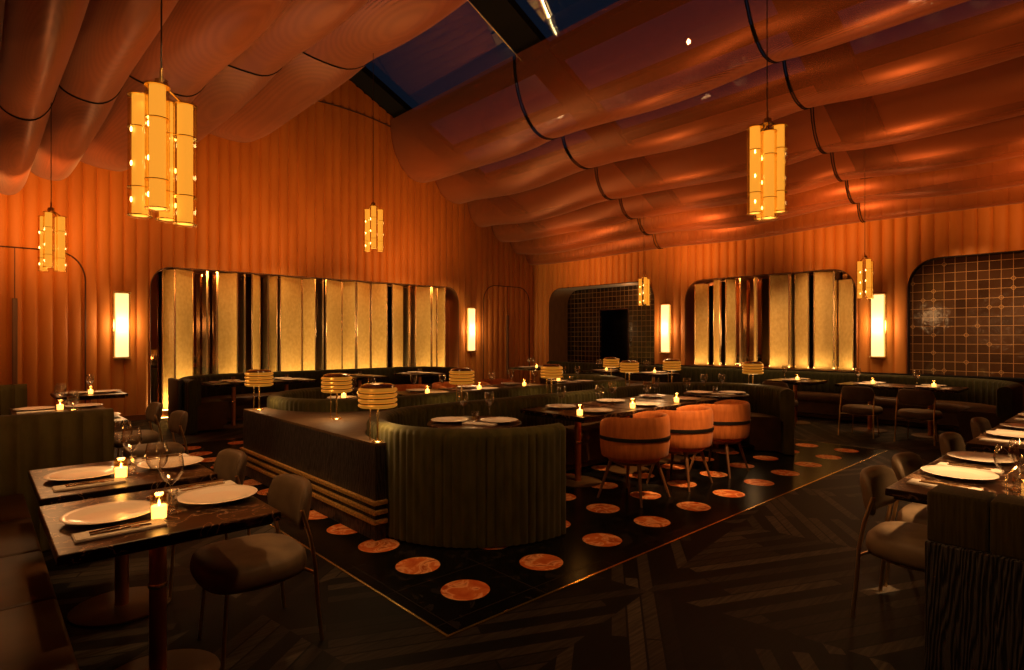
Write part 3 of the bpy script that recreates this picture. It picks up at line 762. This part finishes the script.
def votive():
    t = thing('candle_holder', '', 'candle')
    B().lathe([(0, 0), (.028, 0), (.031, .004), (.034, .105), (.032, .105), (.029, .006), (0, .005)], n=20).obj('glass_cup', 'amberglass', t)
    B().lathe([(0, .006), (.0275, .006), (.0295, .055), (.027, .057), (0, .052)], n=18).obj('wax', 'wax', t)
    B().lathe([(0, .055), (.004, .060), (.0045, .066), (.002, .076), (0, .082)], n=10).obj('flame', 'flame', t)
    return t
PP, PN, PK, PF, PW, PT, PV = [Proto(f()) for f in (plate, napkin, knife, fork, wine_glass, tumbler, votive)]
TZ = .7505
def rotv(dx, dy, a): return (dx*math.cos(a)-dy*math.sin(a), dx*math.sin(a)+dy*math.cos(a))
def place_setting(cx, cy, a, off, where, group, nap=.235, cutl=False, glass=True, gdx=-.16, gin=.18):
    """a: direction from the table centre to the diner"""
    def at(f, s): dx, dy = rotv(f, s, a); return cx+dx, cy+dy
    x, y = at(off, 0); PP((x, y, TZ), 0, 'white plate %s' % where, group+' plates')
    if nap:
        x, y = at(off+.0, nap); PN((x, y, TZ), a+PI/2, 'folded linen napkin %s' % where, group+' napkins')
        if cutl:
            k1, k2 = at(off, nap+.022), at(off, nap-.02)
            PF((k1[0], k1[1], TZ+.0098), a+PI/2, 'bronze fork lying on the napkin %s' % where, group+' forks')
            PK((k2[0], k2[1], TZ+.0098), a+PI/2+.1, 'bronze knife lying on the napkin %s' % where, group+' knives')
    if glass:
        x, y = at(off-gin, gdx); PW((x, y, TZ), 0, 'stemmed wine glass %s' % where, group+' wine glasses')
def candle(x, y, where, group, e=.5):
    PV((x, y, TZ), 0, 'small lit candle cup %s' % where, group+' candles')
    lamp('candle_glow', 'POINT', (x, y, TZ+.10), e, (1, .5, .16), .02)
def tum(x, y, where, group): PT((x, y, TZ), random.random(), 'cut crystal tumbler %s' % where, group+' tumblers')

# left bench tables
TT = Proto(rect_table(.77, .81))
for (x, y, nm, lb) in [(.595, 2.95, 'nearest left table', 'dark veined marble table nearest the camera at lower left'), (.61, 3.9, 'second left table', 'dark veined marble table behind the nearest left one')]:
    TT((x, y, 0), 0, lb, 'tables along the left bench')
    g = nm
    place_setting(x, y, PI, .175, 'on the bench side of the %s' % nm, g, nap=.24, cutl=True, gdx=.10, gin=.205)
    place_setting(x, y, 0, .245, 'on the chair side of the %s' % nm, g, nap=.25, cutl=True, gdx=.22, gin=.205)
    candle(x-.03, y-.17, 'on the %s' % nm, g, .9); tum(x+.03, y-.06, 'behind the candle on the %s' % nm, g)
for (x, y, nm, lb) in [(.66, 6.75, 'third left table', 'dark marble table just beyond the first green divider'), (.66, 7.85, 'fourth left table', 'dark marble table beyond the first green divider, with plates in view')]:
    TT((x, y, 0), 0, lb, 'tables along the left bench')
    place_setting(x, y, PI, .2, 'on the bench side of the %s' % nm, nm, nap=.24, gdx=.10, gin=.205)
    place_setting(x, y, 0, .22, 'on the chair side of the %s' % nm, nm, nap=.24, gdx=.2, gin=.18)
    candle(x, y-.17, 'on the %s' % nm, nm); tum(x+.05, y+.05, 'on the %s' % nm, nm)
TT((1.15, 9.75, 0), 0, 'dark marble table at the far left beneath the wall sconce', 'tables along the left bench')
place_setting(1.15, 9.75, PI, .18, 'at the left of the table under the left sconce', 'far left table', nap=0, gdx=.07)
place_setting(1.15, 9.75, 0, .2, 'at the right of the table under the left sconce', 'far left table', nap=0, gdx=.1)
candle(1.15, 9.6, 'on the table under the left sconce', 'far left table')

# round tables in the booths
RT = Proto(round_table(.42))
for (x, y, nm, lb, a) in [(3.3, 4.1, 'round table in the front booth', 'small round marble table in the left curl of the front booth', 0), (7.4, 4.0, 'round table in the right curl', 'small round marble table in the right curl of the front booth', -.3),
                       (3.5, 6.62, 'round table in the rear booth', 'small round table in the left curl of the rear booth', .3), (7.55, 6.75, 'round table at the rear right', 'small round table in the right curl of the rear booth', -.3)]:
    RT((x, y, 0), 0, lb, 'round booth tables')
    d = .78
    nm2 = nm
    place_setting(x, y, PI-d, .22, 'on the left of the %s' % nm, nm2, nap=0, gdx=-.14, gin=.1)
    place_setting(x, y, -d, .22, 'on the right of the %s' % nm, nm2, nap=0, gdx=.14, gin=.1)
    PN((x-.05, y-.14, TZ), .5, 'folded linen napkin at the front of the %s' % nm, nm2+' napkins')
    tum(x+.03, y+.03, 'in the middle of the %s' % nm, nm2)
    if y > 6: candle(x-.1, y+.2, 'on the %s' % nm, nm2, .3)

# three tables before the orange chairs, three more in the rear booth
RW = Proto(rect_table(.83, .88))
ordn = ['left', 'middle', 'right']
for k, x in enumerate((4.65, 5.5, 6.35)):
    nm = '%s table by the orange chairs' % ordn[k]
    RW((x, 4.06, 0), 0, 'dark marble dining table, %s of the three by the orange chairs' % ordn[k], 'tables of the front booth')
    place_setting(x, 4.06, -PI/2, .24, 'on the chair side, %s' % nm, 'front booth %s table' % ordn[k], nap=0, gdx=.18, gin=.1)
    place_setting(x, 4.06, PI/2, .24, 'on the booth side, %s' % nm, 'front booth %s table' % ordn[k], nap=0, gdx=.17, gin=.16)
    candle(x-.34, 3.74, 'on the %s' % nm, 'front booth', 1.0)
for k, x in enumerate((4.6, 5.5, 6.4)):
    nm = '%s table in the rear booth' % ordn[k]
    RW((x, 6.75, 0), 0, 'dark marble dining table, %s of the three in the rear booth' % ordn[k], 'tables of the rear booth')
    place_setting(x, 6.75, -PI/2, .22, 'on the near side, %s' % nm, 'rear booth %s table' % ordn[k], nap=0, gdx=.18, gin=.12)
    place_setting(x, 6.75, PI/2, .24, 'on the far side, %s' % nm, 'rear booth %s table' % ordn[k], nap=0, gdx=.17, gin=.16)
    candle(x-.1, 6.6, 'on the %s' % nm, 'rear booth', .5)
# tables at the long banquette
ordg = ['first', 'second', 'third', 'fourth']
for k, x in enumerate((3.25, 4.15, 5.6, 7.0)):
    nm = '%s table along the long banquette' % ordg[k]
    TT((x, 10.55, 0), PI/2, 'small dark table, %s' % nm, 'tables along the long banquette')
    place_setting(x, 10.55, -PI/2, .2, 'on the near side of the %s' % nm, 'long banquette', nap=.24, glass=False)
    place_setting(x, 10.55, PI/2, .2, 'on the wall side of the %s' % nm, 'long banquette', nap=.24, glass=False)
    tum(x, 10.55, 'on the %s' % nm, 'long banquette'); 
TT((10.5, 10.75, 0), 0, 'small table in the far corner before the arched double door', 'tables along the long banquette')
place_setting(10.5, 10.75, PI, .2, 'on the left of the far corner table', 'far corner', nap=0, gdx=.1)
place_setting(10.5, 10.75, 0, .2, 'on the right of the far corner table', 'far corner', nap=0, gdx=.1)
candle(10.45, 10.5, 'on the far corner table', 'far corner', .3)
# right wall tables
ordr = [(2.3, 'nearest'), (3.12, 'second'), (4.3, 'third'), (7.25, 'fourth'), (8.55, 'farthest')]
for (y, w) in ordr:
    nm = '%s table at the right wall banquette' % w
    TT((10.75, y, 0), 0, 'small dark table, %s' % nm, 'tables along the right wall')
    place_setting(10.75, y, PI, .2, 'on the room side of the %s' % nm, 'right wall', nap=.24, gdx=-.16, gin=.14)
    place_setting(10.75, y, 0, .2, 'on the wall side of the %s' % nm, 'right wall', nap=0, gdx=.2, gin=.14)
    candle(10.72, y-.05, 'on the %s' % nm, 'right wall', .3)
# big tables at the right edge
BT = Proto(rect_table(1.26, .82, ((-.35, 0), (.35, 0))))
for (x, nm, lb) in [(3.99, 'nearest right table', 'long marble table at the right edge behind the black timber divider'), (5.86, 'second right table', 'long marble table at the right edge, beyond the nearest one'),
                    (7.45, 'third right table', 'long marble table at the right edge, farthest of the row')]:
    BT((x, .5, 0), 0, lb, 'tables at the right edge')
    for q, (dx, w) in enumerate([(-.05, 'first'), (.56, 'second')]):
        place_setting(x+dx, .5, PI/2, .215, 'at the %s place of the %s' % (w, nm), nm, nap=.335, cutl=(x < 5), glass=False)
    PW((x-.47, .46, TZ), 0, 'large stemmed wine glass at the near end of the %s' % nm, nm+' wine glasses')
    PW((x-.22, .44, TZ), 0, 'large stemmed wine glass at the middle of the %s' % nm, nm+' wine glasses')
    tum(x-.36, .42, 'beside the candle of the %s' % nm, nm); tum(x+.0, .44, 'farther along the %s' % nm, nm)
    candle(x-.42, .37, 'at the edge of the %s' % nm, nm, 1.0)

# ------------------------------------------------------------------ padded metal dining chair (faces +X locally; back at -X)
def dining_chair():
    t = thing('dining_chair', '', 'chair')
    b = B(); n = 36
    def sup(a, rx, ry):
        c, s_ = math.cos(a), math.sin(a); e = 2/3.1
        return (rx*abs(c)**e*(1 if c >= 0 else -1), ry*abs(s_)**e*(1 if s_ >= 0 else -1))
    prof = [(0, .335), (.8, .338), (.96, .348), (1.0, .372), (1.0, .40), (.975, .430), (.91, .448), (.7, .456), (0, .46)]
    rings = []
    for (k, z) in prof:
        if k == 0: rings.append([b.bm.verts.new((0.01, 0, z))]); continue
        ring = []
        for i in range(n):
            x, y = sup(2*PI*i/n, .245*k, .26*k); y *= 1+.06*(x/.235); ring.append(b.bm.verts.new((x+.01, y, z)))
        rings.append(ring)
    for a_, b_ in zip(rings, rings[1:]):
        for i in range(n):
            j = (i+1) % n
            if len(a_) == 1: b.bm.faces.new((a_[0], b_[i], b_[j]))
            elif len(b_) == 1: b.bm.faces.new((a_[i], b_[0], a_[j]))
            else: b.bm.faces.new((a_[i], b_[i], b_[j], a_[j]))
    b.obj('seat', 'chairfab', t, ang=60)
    # curved padded back
    b = B(); nu, nv = 17, 16
    def bk(i, j):
        u = -1+2*i/(nu-1); a = 2*PI*j/nv; c, s_ = math.cos(a), math.sin(a)
        hz = .115*abs(s_)**.55*(1 if s_ >= 0 else -1); ty = .030*abs(c)**.8*(1 if c >= 0 else -1)
        sh = (1-abs(u)**5)**.4 if abs(u) < 1 else .02
        hz *= .25+.75*sh; ty *= .3+.7*sh
        ang = u*.62; R = .36
        x = -.235+R*(1-math.cos(ang))+ty-.05*(hz/.115)*.35; y = R*math.sin(ang)*1.08
        return (x, y, .655+hz)
    g = [[b.bm.verts.new(bk(i, j)) for j in range(nv)] for i in range(nu)]
    for i in range(nu-1):
        for j in range(nv): b.bm.faces.new((g[i][j], g[i][(j+1) % nv], g[i+1][(j+1) % nv], g[i+1][j]))
    b.bm.faces.new(g[0]); b.bm.faces.new(g[-1][::-1]); b.obj('backrest', 'chairfab', t, ang=70)
    for s_ in (1, -1):
        B().tube([(.165, s_*.165, .35), (.175, s_*.172, .2), (.19, s_*.185, 0)], .009, 8).obj('leg', 'chairlegs', t)
        B().tube([(-.16, s_*.225, .66), (-.20, s_*.228, .52), (-.225, s_*.23, .38), (-.235, s_*.235, .2), (-.255, s_*.24, 0)], .010, 8).obj('leg', 'chairlegs', t)
    B().tube([(.19*math.cos(2*PI*k/24)*1.05, .20*math.sin(2*PI*k/24)*1.05, .332) for k in range(24)], .008, 6, closed=True).obj('seat_frame', 'chairlegs', t)
    B().tube([(-.222, -.23, .34), (-.18, 0, .34), (-.222, .23, .34)], .008, 6).obj('cross_bar', 'chairlegs', t)
    return t
DC = Proto(dining_chair())
CH = [(1.02, 3.03, PI, 'padded grey-brown chair at the nearest left table, its seat turned to the camera'), (1.02, 4.0, PI, 'padded grey-brown chair at the second left table'),
      (1.3, 6.55, PI, 'padded dark chair beside the first green divider, nearer of two'), (1.3, 7.6, PI, 'padded dark chair beyond the first green divider, farther of two'),
      (3.72, .84, -PI/2, 'padded brown chair nearest the black timber divider at right'), (4.3, .84, -PI/2, 'padded brown chair second along the right tables'),
      (5.5, .84, -PI/2, 'padded brown chair third along the right tables'), (6.75, .86, -PI/2, 'padded brown chair farthest along the right tables'),
      (10.1, 2.30, 0, 'dark framed chair at the nearest table of the right wall banquette'), (10.1, 3.05, 0, 'dark framed chair at the second table of the right wall banquette'),
      (10.1, 4.3, 0, 'dark framed chair at the third table of the right wall banquette')]
for (x, y, rz, lb) in CH: DC((x, y, 0), rz, lb, 'padded metal frame chairs')

# ------------------------------------------------------------------ orange tub chair (faces +Y locally)
def tub_chair():
    t = thing('tub_chair', '', 'chair')
    def shell_pts(z, ro, k):   # open ring, gap at +Y
        return None
    n = 97; a0, a1 = math.radians(35), math.radians(-215)
    prof = []   # (radius factor offset, z)
    pr = [(.275, .40), (.292, .42), (.302, .50), (.306, .60), (.306, .70), (.302, .765), (.288, .785), (.270, .775), (.258, .74), (.252, .60), (.245, .44), (.25, .40)]
    b = B(); rows = []
    for i in range(n):
        f = i/(n-1); a = a0+(a1-a0)*f; e = min(f, 1-f)*2
        drop = .05*max(0, 1-e*3)**2
        flv = (abs(math.sin(PI*i/2))*1.0)*.006
        row = []
        for (r, z) in pr:
            zz = z if z < .5 else .5+(z-.5)*(1-drop/.3)
            rr = (r-(flv if r > .26 else 0))*1.07
            row.append(b.bm.verts.new((rr*1.04*math.cos(a), rr*math.sin(a), zz)))
        rows.append(row)
    m_ = len(pr)
    for p, q in zip(rows, rows[1:]):
        for k in range(m_): b.bm.faces.new((p[k], p[(k+1) % m_], q[(k+1) % m_], q[k]))
    b.bm.faces.new(rows[0]); b.bm.faces.new(rows[-1][::-1]); sh = b.obj('backrest', 'orange', t, ang=75)
    # dark band let into the outside of the shell
    b = B(); rows = []
    for i in range(49):
        a = a0+(a1-a0)*i/48
        rows.append([b.bm.verts.new((r*1.04*math.cos(a), r*math.sin(a), z)) for (r, z) in ((.303*1.07, .565), (.311*1.07, .568), (.3115*1.07, .598), (.303*1.07, .601))])
    for p, q in zip(rows, rows[1:]):
        for k in range(4): b.bm.faces.new((p[k], p[(k+1) % 4], q[(k+1) % 4], q[k]))
    b.obj('dark_band', 'black', t)
    B().lathe([(0, .36), (.24, .365), (.262, .385), (.262, .42), (.245, .46), (.2, .475), (0, .48)], n=36).obj('seat', 'orange', t)
    B().lathe([(0, .335), (.2, .335), (.235, .362), (0, .362)], n=32).obj('under_tray', 'woodleg', t)
    for (x, y) in ((1, 1), (1, -1), (-1, 1), (-1, -1)):
        B().tube([(x*.15, y*.15, .36), (x*.245, y*.235, 0)], .019, 10, r2=.010).obj('leg', 'woodleg', t)
    return t
TC = Proto(tub_chair())
for (x, lb) in [(4.57, 'orange tub chair with a dark band, leftmost of the three at the front booth'), (5.36, 'orange tub chair with a dark band, middle of the three at the front booth'),
                (6.17, 'orange tub chair with a dark band, rightmost of the three at the front booth')]:
    TC((x, 3.3, .004), .06, lb, 'orange tub chairs')
for (x, lb) in [(4.75, 'orange tub chair behind the rear booth, leftmost of the three there'), (5.6, 'orange tub chair behind the rear booth, middle one'), (6.5, 'orange tub chair behind the rear booth, rightmost one')]:
    TC((x, 7.5, .004), PI, lb, 'orange tub chairs')

# ------------------------------------------------------------------ left bench and green dividers
def bench(label, y0, y1, n):
    t = thing('wall_bench', label, 'bench', (-.2, (y0+y1)/2, 0)); L_ = y1-y0
    B().box(-.45, .40, -L_/2, L_/2, 0, .34, .005).obj('plinth', 'charwood', t, False)
    for k in range(n):
        a = -L_/2+L_*k/n
        B().box(-.5, .45, a+.004, a+L_/n-.004, .34, .45, .018, 3).obj('seat_cushion', 'leather', t)
    return t
bench('brown leather bench running along the left edge in the foreground', -.6, 5.18, 8)
bench('brown leather bench beyond the first green divider', 5.42, 8.68, 5)
def divider(label, y, x0, x1, z1):
    t = thing('booth_divider', label, 'booth divider', ((x0+x1)/2, y, 0)); h = (x1-x0)/2
    path = line(-h, 0, h, 0, .012)
    B().sweep(path, [(.07, .02, 1), (.07, z1-.06, 1), (.055, z1-.015, .5), (.03, z1, 0), (-.03, z1, 0), (-.055, z1-.015, .5), (-.07, z1-.06, 1), (-.07, .02, 1)], 1, .05, .12).obj('tufted_panel', 'tufted', t, ang=60)
    B().box(-h, h, -.06, .06, 0, .02).obj('plinth', 'black', t, False)
    return t
divider('green channel tufted divider behind the second left table', 5.30, -.5, .77, .97)
divider('green channel tufted divider farther back at the far left', 8.80, -.5, .45, .97)

# ------------------------------------------------------------------ black timber divider at right with green padded cap
t = thing('timber_divider', 'black wood grain divider with green padded cap at the lower right edge', 'booth divider', (3.08, .66, 0))
B().box(-.10, .12, -2.4, 0, 0, .64, .01).obj('timber_body', 'charwood', t, False)
for k in range(8):
    B().box(-.09, .10, -.006-.21*(k+1)+.003, -.006-.21*k, .635, .85, .013, 3).obj('padded_cap', 'capfab', t)
